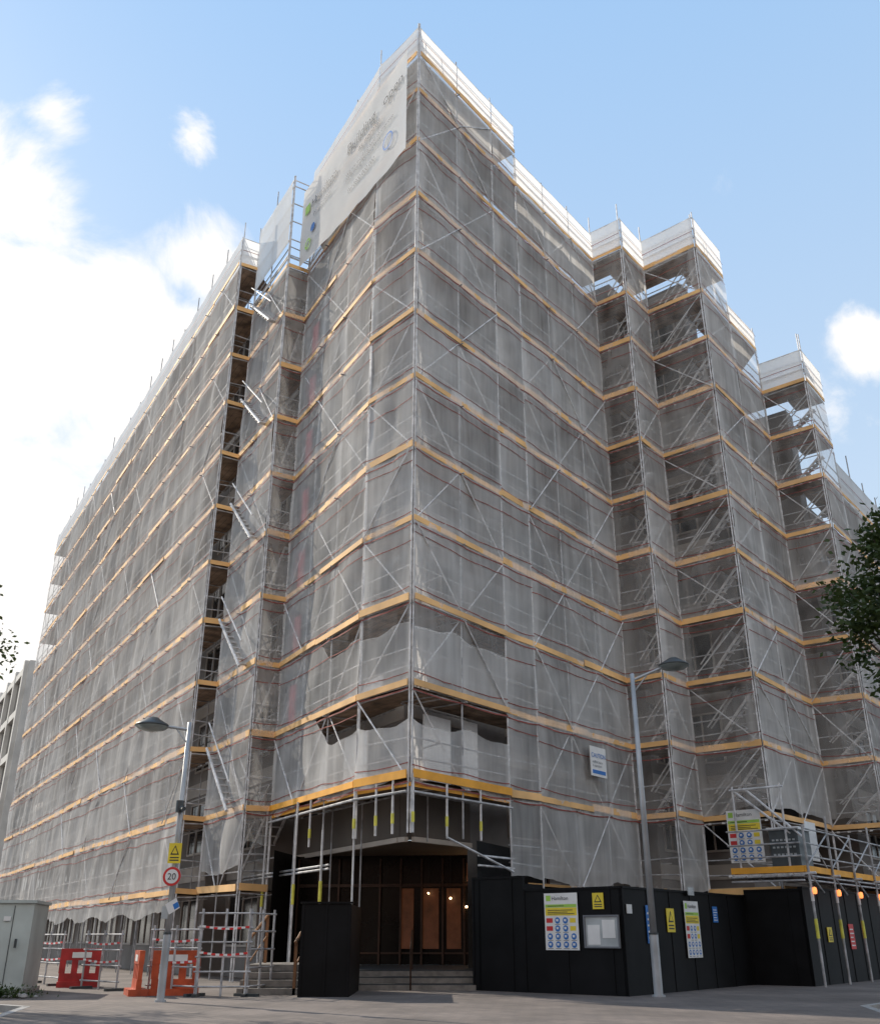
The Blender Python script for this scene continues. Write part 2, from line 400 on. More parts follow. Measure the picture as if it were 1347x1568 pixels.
def stair(p,q,z0,z1,w):
    p=Vector(p);q=Vector(q);dd=(q-p).normalized();pr=Vector((-dd.y,dd.x))
    for o in (0,w):
        S.tube('stair_flights','steel_bright',V(p+pr*o,z0),V(q+pr*o,z1),.05)
        S.tube('stair_flights','steel_bright',V(p+pr*o,z0+.9),V(q+pr*o,z1+.9),.028)
    for t in range(9):
        f=(t+.5)/9; m=p.lerp(q,f); z=z0+(z1-z0)*f
        S.obox('stair_flights','steel_bright',V(m,z),V(pr*w,0),V(dd*.2,0),(0,0,.03))
E0=PN['E0'];D1=PN['D1']; dd=(D1-E0).normalized(); nn=Vector((dd.y,-dd.x))
for k in range(-1,9):
    if k%2: stair(E0+dd*.6-nn*1.0,D1-dd*.6-nn*1.0,LV(k),LV(k+1),.7)
    else: stair(D1-dd*.6-nn*.3,E0+dd*.6-nn*.3,LV(k),LV(k+1),.7)
for key,kmax in (('P4',10),('P6',8),('P2',10)):
    i=[k for k,_ in pts].index(key); a=VV[i];b=VV[i+1]; dd=(b-a).normalized(); nn=Vector((dd.y,-dd.x))
    for k in range(0,kmax):
        stair(a+dd*.2-nn*.9,b-dd*.2-nn*.9,LV(k)+.1,LV(k)+1.4 if key!='P4' else LV(k+1),.3)
        for q in range(5):
            S.obox('deck_clips','white_board',V(a+dd*((b-a).length*(q+.5)/5)+nn*.02,LV(k)-.16),V(dd*.11,0),V(nn*.02,0),(0,0,.06))
cs=C+r2*8.6+n2*.35
S.obox('caution_board','white_board',V(cs,6.0),V(r2*1.0,0),V(n2*.03,0),(0,0,.95))
S.obox('caution_band','blue_sign',V(cs+r2*.08+n2*.03,6.08),V(r2*.84,0),V(n2*.005,0),(0,0,.12))
S.text('CAUTION',.2,V(cs+r2*.04+n2*.045,6.6),V(r2,0),'blue_sign')
S.text('scaffold alarm\nin operation',.12,V(cs+r2*.08+n2*.045,6.42),V(r2,0),'grey_text')
# ------------------------------------------------------------ site banner
BN=Obj('site_banner')
bd=(C-A).normalized(); bn=Vector((bd.y,-bd.x)); bl=(C-A).length
b0=A+bn*.48
def BP(s,o,z): 
    q=b0+bd*s+bn*o; return Vector((q.x,q.y,z))
ns,nz=40,20
for p in range(ns):
    for q in range(nz):
        ps=[]
        for (pp,qq) in ((p,q),(p+1,q),(p+1,q+1),(p,q+1)):
            s=bl*pp/ns; f=qq/nz
            zb=26.6-.7*(s/bl)-.15*math.sin(math.pi*s/bl)+.03*math.sin(s*4)
            z=zb+(30.6-zb)*f
            ps.append((s,z))
        BN.face('cloth','banner_cloth',[BP(s,.03*noise.noise(Vector((s*.9,z*.7,2)))+.015*noise.noise(Vector((s*3,z*2,2))),z) for s,z in ps],[(s,z,0.0) for s,z in ps])
T=lambda t,sz,s,z,m: BN.text(t,sz,BP(s,.07,z),V(bd,0),m)
T('Building   open',.72,4.2,29.2,'banner_print')
T('as normal',.42,5.2,28.6,'banner_print')
T('We are working hard to improve\nthe building for residents',.27,4.2,28.05,'banner_print')
T('Tel 0800 000 000',.3,4.4,27.1,'banner_print')
T('Hamilton',.62,1.05,28.95,'banner_print')
T('project team',.3,1.3,28.4,'banner_print')
BN.obox('logo','green_logo',BP(.45,.06,28.95),V(bd*.42,0),V(bn*.01,0),(0,0,.45))
for (s,z,ro,ri,m) in ((7.5,27.2,.36,.29,'blue_sign'),(1.3,27.8,.2,.0,'blue_sign'),(.9,27.2,.26,.16,'green_logo')):
    K=20
    for k in range(K):
        t0=2*math.pi*k/K;t1=2*math.pi*(k+1)/K
        BN.face('logo',m,[BP(s+ro*math.cos(t0),.07,z+ro*math.sin(t0)),BP(s+ro*math.cos(t1),.07,z+ro*math.sin(t1)),BP(s+ri*math.cos(t1),.07,z+ri*math.sin(t1)),BP(s+ri*math.cos(t0),.07,z+ri*math.sin(t0))])
BN.finish(smooth=('cloth',))
S.finish(smooth=('debris_netting','parapet_sheeting'))
# ------------------------------------------------------------ building roof, entrance
def ngon(o,part,mat,ps,z): o.face(part,mat,[V(p,z) for p in ps])
ngon(BLD,'unseen_roof','wall_clad',WW[:12]+[Vector((16,48)),Vector((5,70)),Vector((-18,76))],27.9)  # unseen cover sheets, added to keep sky light out of the inside
ngon(BLD,'unseen_roof','wall_clad',WW[11:]+[Vector((22,75)),Vector((4,60))],19.0)
BLD.obox('core_wall','wall_clad',(6,52,0),(14,12,0),(.2,0,0),(0,0,27.5))
k_=[k for k,_ in pts]
iA,iC,iP1=k_.index('A'),k_.index('C'),k_.index('P1')
BLD.face('entrance_soffit','cladding_brown',[V(WW[iA],3.64),V(WW[iA+1],3.64),V(WW[iC],3.64),V(WW[iP1],3.64),(5.5,36,3.64),(-3,37,3.64)])
for i in (iA,iA+1,iC):
    w0,w1=WW[i],WW[i+1]; wd=(w1-w0).normalized(); wn=Vector((wd.y,-wd.x)); wl=(w1-w0).length
    BLD.obox('entrance_fascia','soffit_cream',V(w0+wn*.06,3.6),V(wd*wl,0),V(wn*.12,0),(0,0,.13))
    BLD.obox('entrance_fascia','cladding_brown',V(w0+wn*.03,3.75),V(wd*wl,0),V(wn*.08,0),(0,0,1.15))
g0=Vector((-4.6,33.2)); g1=Vector((3.4,32.2)); gd=(g1-g0).normalized(); gn=Vector((gd.y,-gd.x)); gl=(g1-g0).length
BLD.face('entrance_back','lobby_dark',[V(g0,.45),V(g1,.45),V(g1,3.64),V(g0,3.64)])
for k in range(13):
    q=g0+gd*(gl*k/12)
    BLD.obox('entrance_mullions','copper_frame',V(q,.45),V(gd*.06,0),V(gn*.12,0),(0,0,3.1))
BLD.obox('entrance_mullions','copper_frame',V(g0,2.7),V(gd*gl,0),V(gn*.1,0),(0,0,.09))
BLD.obox('entrance_mullions','copper_frame',V(g0,.75),V(gd*gl,0),V(gn*.08,0),(0,0,.05))
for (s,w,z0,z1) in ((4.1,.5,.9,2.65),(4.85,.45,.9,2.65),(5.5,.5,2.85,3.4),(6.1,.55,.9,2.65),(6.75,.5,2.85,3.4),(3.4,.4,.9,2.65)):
    BLD.obox('warm_reflections','lobby_glow',V(g0+gd*s+gn*.02,z0),V(gd*w,0),V(gn*.02,0),(0,0,z1-z0))  # copper reflections put in as faintly glowing panels
for (s,z,rr) in ((6.05,2.62,.06),(6.55,2.5,.10),(6.72,2.72,.05),(6.0,2.2,.035),(5.0,2.35,.03),(5.6,2.9,.035),(5.5,2.1,.03),(6.4,1.9,.03),(4.3,2.5,.025)):
    q=g0+gd*s+gn*.25
    BLD.lathe('pendant_lamps','warm_lamp',V(q,z),[(0.001,-rr),(rr*.8,-rr*.6),(rr,0),(rr*.7,rr*.8),(.001,rr)],10)
    BLD.tube('pendant_cords','dark_text',V(q,z+rr),V(q,3.6),.008,4)
BLD.face('entrance_side','black_paint',[(-5.0,30.5,0),(-4.6,33.2,0),(-4.6,33.2,3.64),(-5.0,30.5,3.64)])
BLD.face('entrance_side','black_paint',[(2.9,31.6,0),(3.4,32.2,0),(3.4,32.2,3.64),(2.9,31.6,3.64)])
BLD.face('entrance_side','black_paint',[(1.0,27.4,0),(2.9,31.6,0),(2.9,31.6,3.64),(1.0,27.4,3.64)])
for k in range(3):
    y=27.0+.36*k
    BLD.obox('entrance_steps','stone_step',(-2.4,y,.15*k),(3.6,0,0),(0,9-.36*k,0),(0,0,.12))
    BLD.obox('step_risers','dark_text',(-2.4,y+.04,.15*k+.12),(3.6,0,0),(0,8.8-.36*k,0),(0,0,.028))
BLD.obox('entrance_floor','stone_step',(-5,28.2,0.0),(2.6,0,0),(0,6,0),(0,0,.44))
for x in (-.75,):
    BLD.tube('entrance_handrail','copper_frame',(x,27,0),(x,27,.95),.025)
    BLD.tube('entrance_handrail','copper_frame',(x,27,.95),(x,28.3,1.4),.025)
    BLD.tube('entrance_handrail','copper_frame',(x,28.3,.4),(x,28.3,1.4),.025)
BLD.finish()
# ------------------------------------------------------------ side steps with wooden rails
ST=Obj('entrance_stairs')
for k in range(4):
    ST.obox('treads','stone_step',(-4.75,24.9+.35*k,.16*k),(1.5,0,0),(0,3.2-.35*k,0),(0,0,.14))
for x in (-4.6,-3.45):
    for y,z in ((24.9,0),(27.5,.6)):
        ST.obox('posts','wood_rail',(x,y,z),(.07,0,0),(0,.07,0),(0,0,1.15-.0))
    ST.tube('handrail','wood_rail',(x+.035,24.8,1.12),(x+.035,27.6,1.78),.04)
    ST.tube('handrail','wood_rail',(x+.035,24.9,.6),(x+.035,27.5,1.25),.02)
ST.finish()
# ------------------------------------------------------------ hoardings
H=Obj('site_hoarding')
H0=Vector((.85,27.05)); H1=H0+n2*1.6; H2=H0+n2*4.4; H3=H2+r2*7.4; H5=H3+n2*1.7; H6=H5+r2*28
def hoard(p,q,h,th=.08):
    d=(q-p); l=d.length; d.normalize(); n=Vector((d.y,-d.x))
    H.obox('panels','black_paint',V(p,0),V(d*l,0),V(-n*th,0),(0,0,h))
    H.obox('capping','black_paint',V(p+n*.03,h),V(d*l,0),V(-n*(th+.06),0),(0,0,.05))
    k=0
    while k*1.22<l:
        H.obox('battens','black_paint',V(p+d*(k*1.22)+n*.0,0.0),V(d*.05,0),V(n*.018,0),(0,0,h-.003)); k+=1
hoard(H0,H1,2.62); hoard(H1,H2,2.3); hoard(H2,H3,2.3); hoard(H3,H5,2.45); hoard(H5,H6,2.5)
H.obox('panels','black_paint',V(H0+n2*.2,0),V(r2*3,0),V(n2*.06,0),(0,0,2.6))
H.finish()
H=Obj('site_hoarding')
H.obox('panels','black_paint',(-3.22,24.1,0),(1.16,0,0),(0,.08,0),(0,0,1.95))
H.obox('panels','black_paint',(-3.22,24.19,0),(.08,0,0),(0,3.4,0),(0,0,1.94))
H.obox('panels','black_paint',(-2.14,24.19,0),(.08,0,0),(0,2.9,0),(0,0,1.94))
H.obox('capping','black_paint',(-3.26,24.06,1.955),(1.24,0,0),(0,.15,0),(0,0,.04))
for k in range(3): H.obox('battens','black_paint',(-3.2+k*.54,24.08,0),(.05,0,0),(0,.019,0),(0,0,1.95))
H.finish()
# ------------------------------------------------------------ signs
def safety_board(name,o,sd,z,w,h):
    sd=Vector(sd).normalized(); n=Vector((sd.y,-sd.x)); B_=Obj(name)
    def rect(x0,y0,x1,y1,m,off=.012,part='print'):
        q=Vector(o)+sd*(x0*w)+n*off
        B_.face(part,m,[V(q,z+y0*h),V(q+sd*((x1-x0)*w),z+y0*h),V(q+sd*((x1-x0)*w),z+y1*h),V(q,z+y1*h)])
    B_.obox('board','white_board',V(Vector(o),z),V(sd*w,0),V(n*.01,0),(0,0,h))
    rect(.03,.60,.97,.74,'yellow'); rect(.03,.745,.97,.80,'green_logo')
    rect(.06,.86,.2,.96,'green_logo')
    B_.text('Hamilton',h*.10,V(Vector(o)+sd*(.23*w)+n*.016,z+.875*h),V(sd,0),'dark_text')
    for ix in range(4):
        for iy in range(4):
            m='blue_sign'
            x0=.05+ix*.235; y0=.035+iy*.14
            if iy>1 and ix==0:
                rect(x0,y0+.02,x0+.19,y0+.10,'red_sign',.014); continue
            if iy>1 and ix==3:
                rect(x0,y0+.02,x0+.17,y0+.10,'yellow',.014); continue
            cx,cy=x0+.1,y0+.06; K=10
            ro=.078*w
            q=Vector(o)+sd*(cx*w)+n*.014
            B_.face('icons',m,[V(q+sd*(ro*math.cos(2*math.pi*k/K)),z+cy*h+ro*math.sin(2*math.pi*k/K)) for k in range(K)])
            rect(x0+.06,y0+.045,x0+.13,y0+.085,'white_board',.018)
            rect(x0+.02,y0-.012,x0+.18,y0-.004,'dark_text')
    for y,x in ((.625,.9),(.655,.7),(.69,.85),(.765,.6)): rect(.1,y,x,y+.012,'dark_text',.016)
    B_.finish()
safety_board('site_safety_board',H0+n2*2.25+Vector((n2.y,-n2.x))*.03,n2,.95,.95,1.28)
pp=H2+r2*3.2+n2*.04; safety_board('site_safety_board',pp,r2,.75,.85,1.35)
pg=Vector((8.72,30.35)); safety_board('site_safety_board',pg,n2,3.25,1.05,1.5)
def plate(name,o,sd,z,w,h,mat,extra=None):
    sd=Vector(sd).normalized(); n=Vector((sd.y,-sd.x)); B_=Obj(name)
    B_.obox('plate',mat,V(Vector(o)+n*.02,z),V(sd*w,0),V(n*.015,0),(0,0,h))
    if extra=='warn':
        q=Vector(o)+n*.04+sd*(w*.5)
        B_.face('triangle','dark_text',[V(q-sd*(w*.34),z+h*.42),V(q+sd*(w*.34),z+h*.42),V(q,z+h*.9)])
        B_.face('triangle_inner','yellow',[V(q-sd*(w*.22)+n*.004,z+h*.48),V(q+sd*(w*.22)+n*.004,z+h*.48),V(q+n*.004,z+h*.8)])
        for k in range(2): B_.obox('text_lines','dark_text',V(Vector(o)+n*.036+sd*w*.15,z+h*(.12+.13*k)),V(sd*w*.7,0),V(n*.002,0),(0,0,h*.06))
    if extra=='lines':
        for k in range(5): B_.obox('text_lines','white_board',V(Vector(o)+n*.036+sd*w*.1,z+h*(.12+.16*k)),V(sd*w*(.8-.1*(k%3)),0),V(n*.002,0),(0,0,h*.05))
    if extra=='frame':
        for (x0,y0,x1,y1) in ((0,0,1,.05),(0,.95,1,1),(0,0.05,.04,.95),(.96,.05,1,.95)):
            B_.obox('frame','grey_text',V(Vector(o)+n*.036+sd*w*x0,z+h*y0),V(sd*w*(x1-x0),0),V(n*.03,0),(0,0,h*(y1-y0)))
        for (x,y,a,b) in ((.1,.1,.35,.6),(.52,.3,.36,.55)):
            B_.obox('pinned_sheets','white_board',V(Vector(o)+n*.037+sd*w*x,z+h*y),V(sd*w*a,0),V(n*.004,0),(0,0,h*b))
    B_.finish()
plate('notice_board',H0+n2*3.35,n2,1.0,.95,.72,'grey_board','frame')
plate('warning_sign',H0+n2*3.62,n2,1.85,.3,.36,'yellow','warn')
plate('small_notice',H2+r2*.15,r2,1.75,.25,.2,'white_board')
plate('information_sign',H2+r2*1.1,r2,1.1,.45,.85,'blue_sign','lines')
plate('warning_sign',H2+r2*2.2,r2,1.35,.42,.55,'yellow','warn')
plate('small_notice',H2+r2*3.4+n2*.08,r2,2.24,.35,.2,'grey_board','lines')
plate('small_notice',H2+r2*5.0,r2,1.6,.3,.4,'blue_sign','lines')
plate('warning_sign',H5+r2*1.6,r2,1.1,.4,.4,'yellow','warn')
plate('small_notice',H5+r2*3.6,r2,.9,.45,.7,'red_sign','lines')
# ------------------------------------------------------------ gantry
G=Obj('pavement_gantry')
Gb=H5+n2*.25-r2*.2; Ga=Gb-n2*2.15; zg=3.0
G.obox('deck','deck_wood',V(Ga,zg),V(n2*2.15,0),V(r2*28,0),(0,0,.08))
G.obox('fascia','orange_board',V(Ga-r2*.06,zg-.08),V(n2*2.15,0),V(r2*.05,0),(0,0,.17))
G.obox('fascia','orange_board',V(Gb+n2*.01-r2*.06,zg-.08),V(n2*.05,0),V(r2*28,0),(0,0,.17))
for dz in (-.3,-.18,.35,.7,1.1):
    G.tube('rails','steel',V(Ga-r2*.1,zg+dz),V(Gb-r2*.1,zg+dz),.026); G.tube('rails','steel',V(Gb+n2*.08,zg+dz),V(Gb+n2*.08+r2*28,zg+dz),.026)
for k in range(13):
    q=Gb+n2*.1+r2*(k*2.1)
    G.tube('posts','steel',V(q,0),V(q,zg+1.2+(.4 if k%2 else 0)),.035)
    G.tube('hi_vis_sleeves','sleeve_yellow',V(q,1.2),V(q,1.7),.045)
    G.tube('hi_vis_sleeves','white_board',V(q,2.15),V(q,2.5),.046)
    ql=q+n2*.09; G.lathe('warning_lamps','orange_lamp',V(ql,2.42),[(.001,-.09),(.05,-.08),(.065,0),(.05,.08),(.001,.1)],10)
    G.tube('joists','steel_bright',V(q+n2*.2,zg-.12),V(q-n2*2.2,zg-.12),.04)
    if k<12: 
        G.tube('braces','steel',V(q,zg-.1),V(q+r2*1.05,zg-.6),.026)
        G.tube('braces','steel',V(q,zg+.1),V(q+r2*2.1,zg+1.1),.024)
for k in range(5): G.tube('joists','steel_bright',V(Ga+n2*(.45*k)-r2*.2,zg-.14),V(Ga+n2*(.45*k)+r2*2,zg-.14),.04)
q=Ga+n2*1.15+r2*.25
G.obox('tool_cabinet','lamp_dark',V(q,zg+.1),V(n2*.85,0),V(r2*1.0,0),(0,0,1.0))
G.obox('tool_cabinet_lid','white_board',V(q-n2*.04-r2*.05,zg+1.1),V(n2*.93,0),V(r2*1.1,0),(0,0,.08))
for kx in range(6):
    for kz in range(3): G.obox('cabinet_vents','grey_board',V(q+n2*(.08+kx*.12)-r2*.01,zg+.4+kz*.2),V(n2*.07,0),V(r2*.008,0),(0,0,.05))
G.obox('cladding_sheet','white_board',V(Gb+r2*1.1-n2*.2,zg+.3),V(r2*.9,0),V(n2*.02,0),(0,0,1.1))
for (a,b,z0,z1) in ((.3,1.9,2.3,.9),(.7,2.1,2.3,.9)):
    G.tube('braces','steel_bright',V(Ga+n2*a,zg+z0),V(Ga+n2*b+r2*.3,zg+z1),.035)
for z in (2.3,): G.tube('rails','steel_bright',V(Ga+n2*.2,zg+z),V(Gb-n2*.3,zg+z),.03)
G.tube('posts','steel_bright',V(Ga+n2*.3,zg),V(Ga+n2*.3,zg+2.4),.03); G.tube('posts','steel_bright',V(Gb-n2*.4,zg),V(Gb-n2*.4,zg+2.4),.03)
G.finish()
# ------------------------------------------------------------ street lamps
def lamp(x,y,h,arm,rise,name='street_lamp',rb=.11,rt=.055):
    Lm=Obj(name)
    Lm.tube('base_post','lamp_grey',(x,y,0),(x,y,1.3),rb*.95,16); Lm.tube('shaft','lamp_grey',(x,y,1.3),(x,y,h+.15),rb*.75,16,rt)
    Lm.tube('base_plate','lamp_grey',(x,y,0),(x,y,.04),rb*1.4,16)
    Lm.tube('collar','lamp_dark',(x,y,1.29),(x,y,1.33),rb*1.0,16)
    s=1 if arm>0 else -1
    Lm.tube('arm','lamp_grey',(x,y,h-.02),(x+arm,y,h+rise),.035,8)
    Lm.tube('arm_stay','lamp_grey',(x,y,h-.35),(x+arm*.45,y,h+rise*.45),.018,8)
    c=(x+arm+s*.15,y,h+rise)
    Lm.lathe('lantern_housing','lamp_dark',c,[(0.001,.19),(.12,.18),(.2,.12),(.36,.03),(.4,-.01),(.38,-.03)],28)
    Lm.lathe('lens','lens_glass',c,[(.38,-.031),(.3,-.09),(.15,-.13),(.001,-.14)],28)
    return Lm
L1=lamp(4.95,24.2,7.3,.95,.38); L1.finish(smooth=('lantern_housing','lens','shaft'))
L2=lamp(-5.85,22.4,5.68,-.72,.08,rb=.085,rt=.045)
L2.tube('camera_pod','lamp_dark',(-5.85,22.3,4.05),(-5.85,22.3,3.8),.09,12); L2.tube('camera_arm','lamp_dark',(-5.85,22.3,3.9),(-5.7,22.1,3.85),.05,8)
L2.finish(smooth=('lantern_housing','lens','shaft'))
L3=lamp(-24.5,50.0,6.2,-1.0,.1); L3.finish(smooth=('lantern_housing','lens'))
sg=Obj('speed_limit_sign')
def disc(o,part,m,c,r,K=28):
    o.face(part,m,[(c[0]+r*math.cos(2*math.pi*k/K),c[1],c[2]+r*math.sin(2*math.pi*k/K)) for k in range(K)])
sg.tube('backing','grey_board',(-5.85,22.29,2.45),(-5.85,22.27,2.45),.2,28)
disc(sg,'red_ring','red_sign',(-5.85,22.262,2.45),.195); disc(sg,'white_face','white_board',(-5.85,22.257,2.45),.145)
sg.text('20',.19,(-5.85,22.25,2.385),(1,0,0),'dark_text',align='CENTER'); sg.finish()
plate('warning_sign',(-5.98,22.3),(1,0),2.72,.28,.42,'yellow','warn')
ds=Obj('notice_plate')
ds.obox('plate','white_board',(-5.83,22.28,1.68),(.22,0,.14),(0,.012,0),(-.1,0,.2)); ds.obox('band','blue_sign',(-5.72,22.275,1.78),(.1,0,.06),(0,.004,0),(-.05,0,.1))
ds.obox('plate','grey_board',(-6.0,22.3,1.6),(.14,0,0),(0,.012,0),(0,0,.25)); ds.finish()
# ------------------------------------------------------------ cabinet far left
CB=Obj('utility_cabinet')
CB.obox('body','cabinet_paint',(-12.2,25.0,.1),(2.25,.35,0),(-.4,2,0),(0,0,1.9))
CB.obox('plinth','kerb_stone',(-12.25,24.95,0),(2.35,.37,0),(-.4,2.1,0),(0,0,.1))
CB.obox('lid','cabinet_paint',(-12.25,24.94,2.0),(2.36,.37,0),(-.42,2.1,0),(0,0,.07))
for k in range(1,5): CB.obox('door_seams','lamp_dark',(-12.2+.45*k,24.985+.07*k,.15),(.014,.002,0),(0,.01,0),(0,0,1.8))
for k in range(2): CB.obox('handles','lamp_dark',(-10.75+.5*k,25.19+.07*k,1.0),(.04,.006,0),(0,-.05,0),(0,0,.2))
CB.obox('rating_plate','white_board',(-10.6,25.22,1.6),(.16,.025,0),(0,-.01,0),(0,0,.1))
CB.finish()
# ------------------------------------------------------------ barriers
def water_barrier(x,y,dx,dy,mat,w=1.1,h=.95):
    B_=Obj('plastic_barrier'); d=Vector((dx,dy)).normalized(); n=Vector((d.y,-d.x)); o=Vector((x,y))
    B_.obox('foot',mat,V(o-n*.22,0),V(d*w,0),V(n*.44,0),(0,0,.14))
    B_.obox('bottom_rail',mat,V(o-n*.06+d*.02,.14),V(d*(w-.04),0),V(n*.12,0),(0,0,.2))
    B_.obox('top_rail',mat,V(o-n*.06,.66),V(d*w,0),V(n*.12,0),(0,0,h-.66))
    for k in range(4): B_.obox('uprights',mat,V(o+d*(k*(w-.16)/3)-n*.05,.34),V(d*.16,0),V(n*.1,0),(0,0,.32))
    B_.obox('reflector','white_board',V(o+d*.3+n*.062,.72),V(d*.5,0),V(n*.006,0),(0,0,.14))
    B_.finish()
for (x,y,dx,dy,m) in ((-6.75,24.8,1,.15,'orange_plastic'),(-7.3,25.4,.4,-1,'orange_plastic'),(-10.3,28.6,1,.3,'red_plastic'),(-14.2,32.5,1,.2,'orange_plastic'),(-15.9,34.2,1,.1,'orange_plastic')):
    water_barrier(x,y,dx,dy,m)
def tube_gate(x,y,dx,dy,w,h,rows,tape=True):
    B_=Obj('tubular_barrier'); d=Vector((dx,dy)).normalized(); n=Vector((d.y,-d.x)); o=Vector((x,y))
    for s in (0,w*.5,w): B_.tube('posts','steel',V(o+d*s,0),V(o+d*s,h),.027,8)
    for k in range(rows): B_.tube('rails','steel',V(o-d*.1,.2+(h-.3)*k/(rows-1)),V(o+d*(w+.1),.2+(h-.3)*k/(rows-1)),.02,8)
    if tape:
        for z in (h*.48,h*.78):
            m=12
            for k in range(m):
                s0=w*k/m; zz=z-.05*math.sin(math.pi*k/m)
                B_.face('hazard_tape','red_sign' if k%2 else 'white_board',[V(o+d*s0+n*.045,zz),V(o+d*(s0+w/m)+n*.045,zz),V(o+d*(s0+w/m)+n*.045,zz+.045),V(o+d*s0+n*.045,zz+.045)])
    for s in (0,w): B_.obox('feet','lamp_dark',V(o+d*s-n*.3-d*.05,0),V(d*.1,0),V(n*.6,0),(0,0,.06))
    B_.finish()
tube_gate(-5.55,24.3,1,.05,1.1,1.85,6); tube_gate(-4.42,24.4,.3,1,1.2,1.85,5,False)
tube_gate(-6.9,25.2,1,-.6,1.5,1.5,4); tube_gate(-9.4,27.9,1,-.9,1.7,1.4,4); tube_gate(-12.0,31.2,1,-1.2,2.2,1.4,4)
# ------------------------------------------------------------ trees
def tree(name,base,h,cc,rad,nclump,leaves,seed):
    rnd=random.Random(seed); T_=Obj(name); b=Vector(base); c=Vector(cc)
    fork=b+(c-b)*.5; fork.z=h*.42
    T_.tube('trunk','bark',b,fork,.2,10,.13)
    clumps=[]
    for k in range(nclump):
        while True:
            v=Vector((rnd.uniform(-1,1),rnd.uniform(-1,1),rnd.uniform(-1,1)))
            if .35<v.length<1: break
        p=c+Vector((v.x*rad[0],v.y*rad[1],v.z*rad[2])); clumps.append(p)
        if k%2==0:
            m=fork.lerp(p,.5)+Vector((rnd.uniform(-.3,.3),rnd.uniform(-.3,.3),.3))
            T_.tube('branches','bark',fork,m,.07,6,.04); T_.tube('branches','bark',m,p,.04,6,.012)
    for p in clumps:
        cr=rnd.uniform(.35,.75)
        for _ in range(leaves):
            v=Vector((rnd.gauss(0,.5),rnd.gauss(0,.5),rnd.gauss(0,.38)))*cr
            q=p+v; sz=rnd.uniform(.05,.1)
            x=Vector((rnd.uniform(-1,1),rnd.uniform(-1,1),rnd.uniform(-.6,.4))).normalized(); y=x.orthogonal().normalized()
            y=Matrix.Rotation(rnd.uniform(0,6.28),3,x)@y
            T_.face('foliage','leaf',[q-x*sz,q+y*sz*.55,q+x*sz*1.1,q-y*sz*.55])
    T_.finish()
tree('street_tree',(13.0,20.5,0),8,(11.6,20.5,8.3),(2.75,2.6,2.3),110,190,3)
tree('street_tree',(-15.6,25,0),8,(-15.1,25,8.6),(3.0,2.6,2.6),60,110,5)
PL=Obj('low_plants')
rnd=random.Random(4)
for _ in range(1400):
    x=-9.9+rnd.gauss(0,.4); y=23.9+rnd.gauss(0,.25); z=abs(rnd.gauss(0,.1)); s=rnd.uniform(.03,.07)
    a=rnd.uniform(0,6.28); v=Vector((math.cos(a),math.sin(a),rnd.uniform(0,1.2))).normalized(); w=Vector((-math.sin(a),math.cos(a),0))
    q=Vector((x,y,z)); PL.face('foliage','leaf',[q-w*s*.4,q+v*s*1.5,q+w*s*.4])
for k in range(9):
    x=-10.3+.16*k+rnd.uniform(-.05,.05); y=23.7+rnd.uniform(-.1,.1); rr=rnd.uniform(.05,.1)
    PL.lathe('stones','kerb_stone',(x,y,rr*.5),[(0.001,-rr*.6),(rr,-.2*rr),(rr*.8,.4*rr),(.001,.7*rr)],8)
PL.finish()
# ------------------------------------------------------------ distant building
DB=Obj('apartment_block')
l2=Vector((-.515,.857)); lo=Vector((-.857,-.515)); g=Vector((-35.2,80))
DB.obox('shell','glass_dark',V(g,0),V(l2*60,0),V(-lo*14,0),(0,0,22.6))
for k in range(14):
    DB.obox('piers','concrete_white',V(g+l2*(k*4.6),0),V(l2*.6,0),V(lo*.35,0),(0,0,22.9))
for z in [0,3.8,7.4,11,14.6,18.2,21.8]:
    DB.obox('floor_bands','concrete_white',V(g+l2*.02+lo*.001,z),V(l2*60,0),V(lo*.30,0),(0,0,.6))
for k in range(5): DB.obox('piers','concrete_white',V(g-lo*(k*3.2)-l2*.3,0),V(-lo*.7,0),V(l2*.3,0),(0,0,22.9))
DB.finish()
# unseen terrace added behind the viewpoint to cut sky light low down
TB=Obj('sky_block_terrace')
TB.obox('walls','brick',(-60,-30,-.1),(120,0,0),(0,14,0),(0,0,15))
TB.obox('parapet','concrete_white',(-60.1,-30.1,14.9),(120.2,0,0),(0,14.25,0),(0,0,.5))
for k in range(34):
    for z in (1.2,4.8,8.4,11.6):
        TB.obox('windows','glass_dark',(-58.5+k*3.5,-16.02,z),(1.5,0,0),(0,.06,0),(0,0,2.0))
        TB.obox('sills','concrete_white',(-58.6+k*3.5,-16.0,z-.16),(1.7,0,0),(0,.14,0),(0,0,.14))
TB.finish()
# ------------------------------------------------------------ ground
GR=Obj('ground')
GR.face('asphalt_sheet','asphalt',[(-600,-300,-.12),(600,-300,-.12),(600,900,-.12),(-600,900,-.12)]); GR.finish()
PV=Obj('pavement')
poly=[(-60,75),(-20,30.5),(-13,24.0),(-9.8,22.3),(-8.0,21.0),(-7.2,17),(-6.5,9),(6.6,9),(7.4,17),(8.3,21.2),(11.0,24.4),(45,68),(45,120),(-60,120)]
PV.face('paving','paving',[(x,y,0) for x,y in poly])
for (a,b) in zip(poly[:11],poly[1:12]):
    a=Vector(a);b=Vector(b);d=(b-a).normalized();n=Vector((d.y,-d.x))
    PV.obox('kerb','kerb_stone',V(a,-.12),V(b-a,0),V(n*.15,0),(0,0,.124))
PV.finish()
YL=Obj('road_markings')
for (a,b) in zip(poly[:11],poly[1:12]):
    a=Vector(a);b=Vector(b);d=(b-a).normalized();n=Vector((d.y,-d.x))
    for o in (.4,.62): YL.face('double_yellow_lines','road_yellow',[V(a+n*o,-.116),V(b+n*o,-.116),V(b+n*(o+.09),-.116),V(a+n*(o+.09),-.116)])
YL.finish()
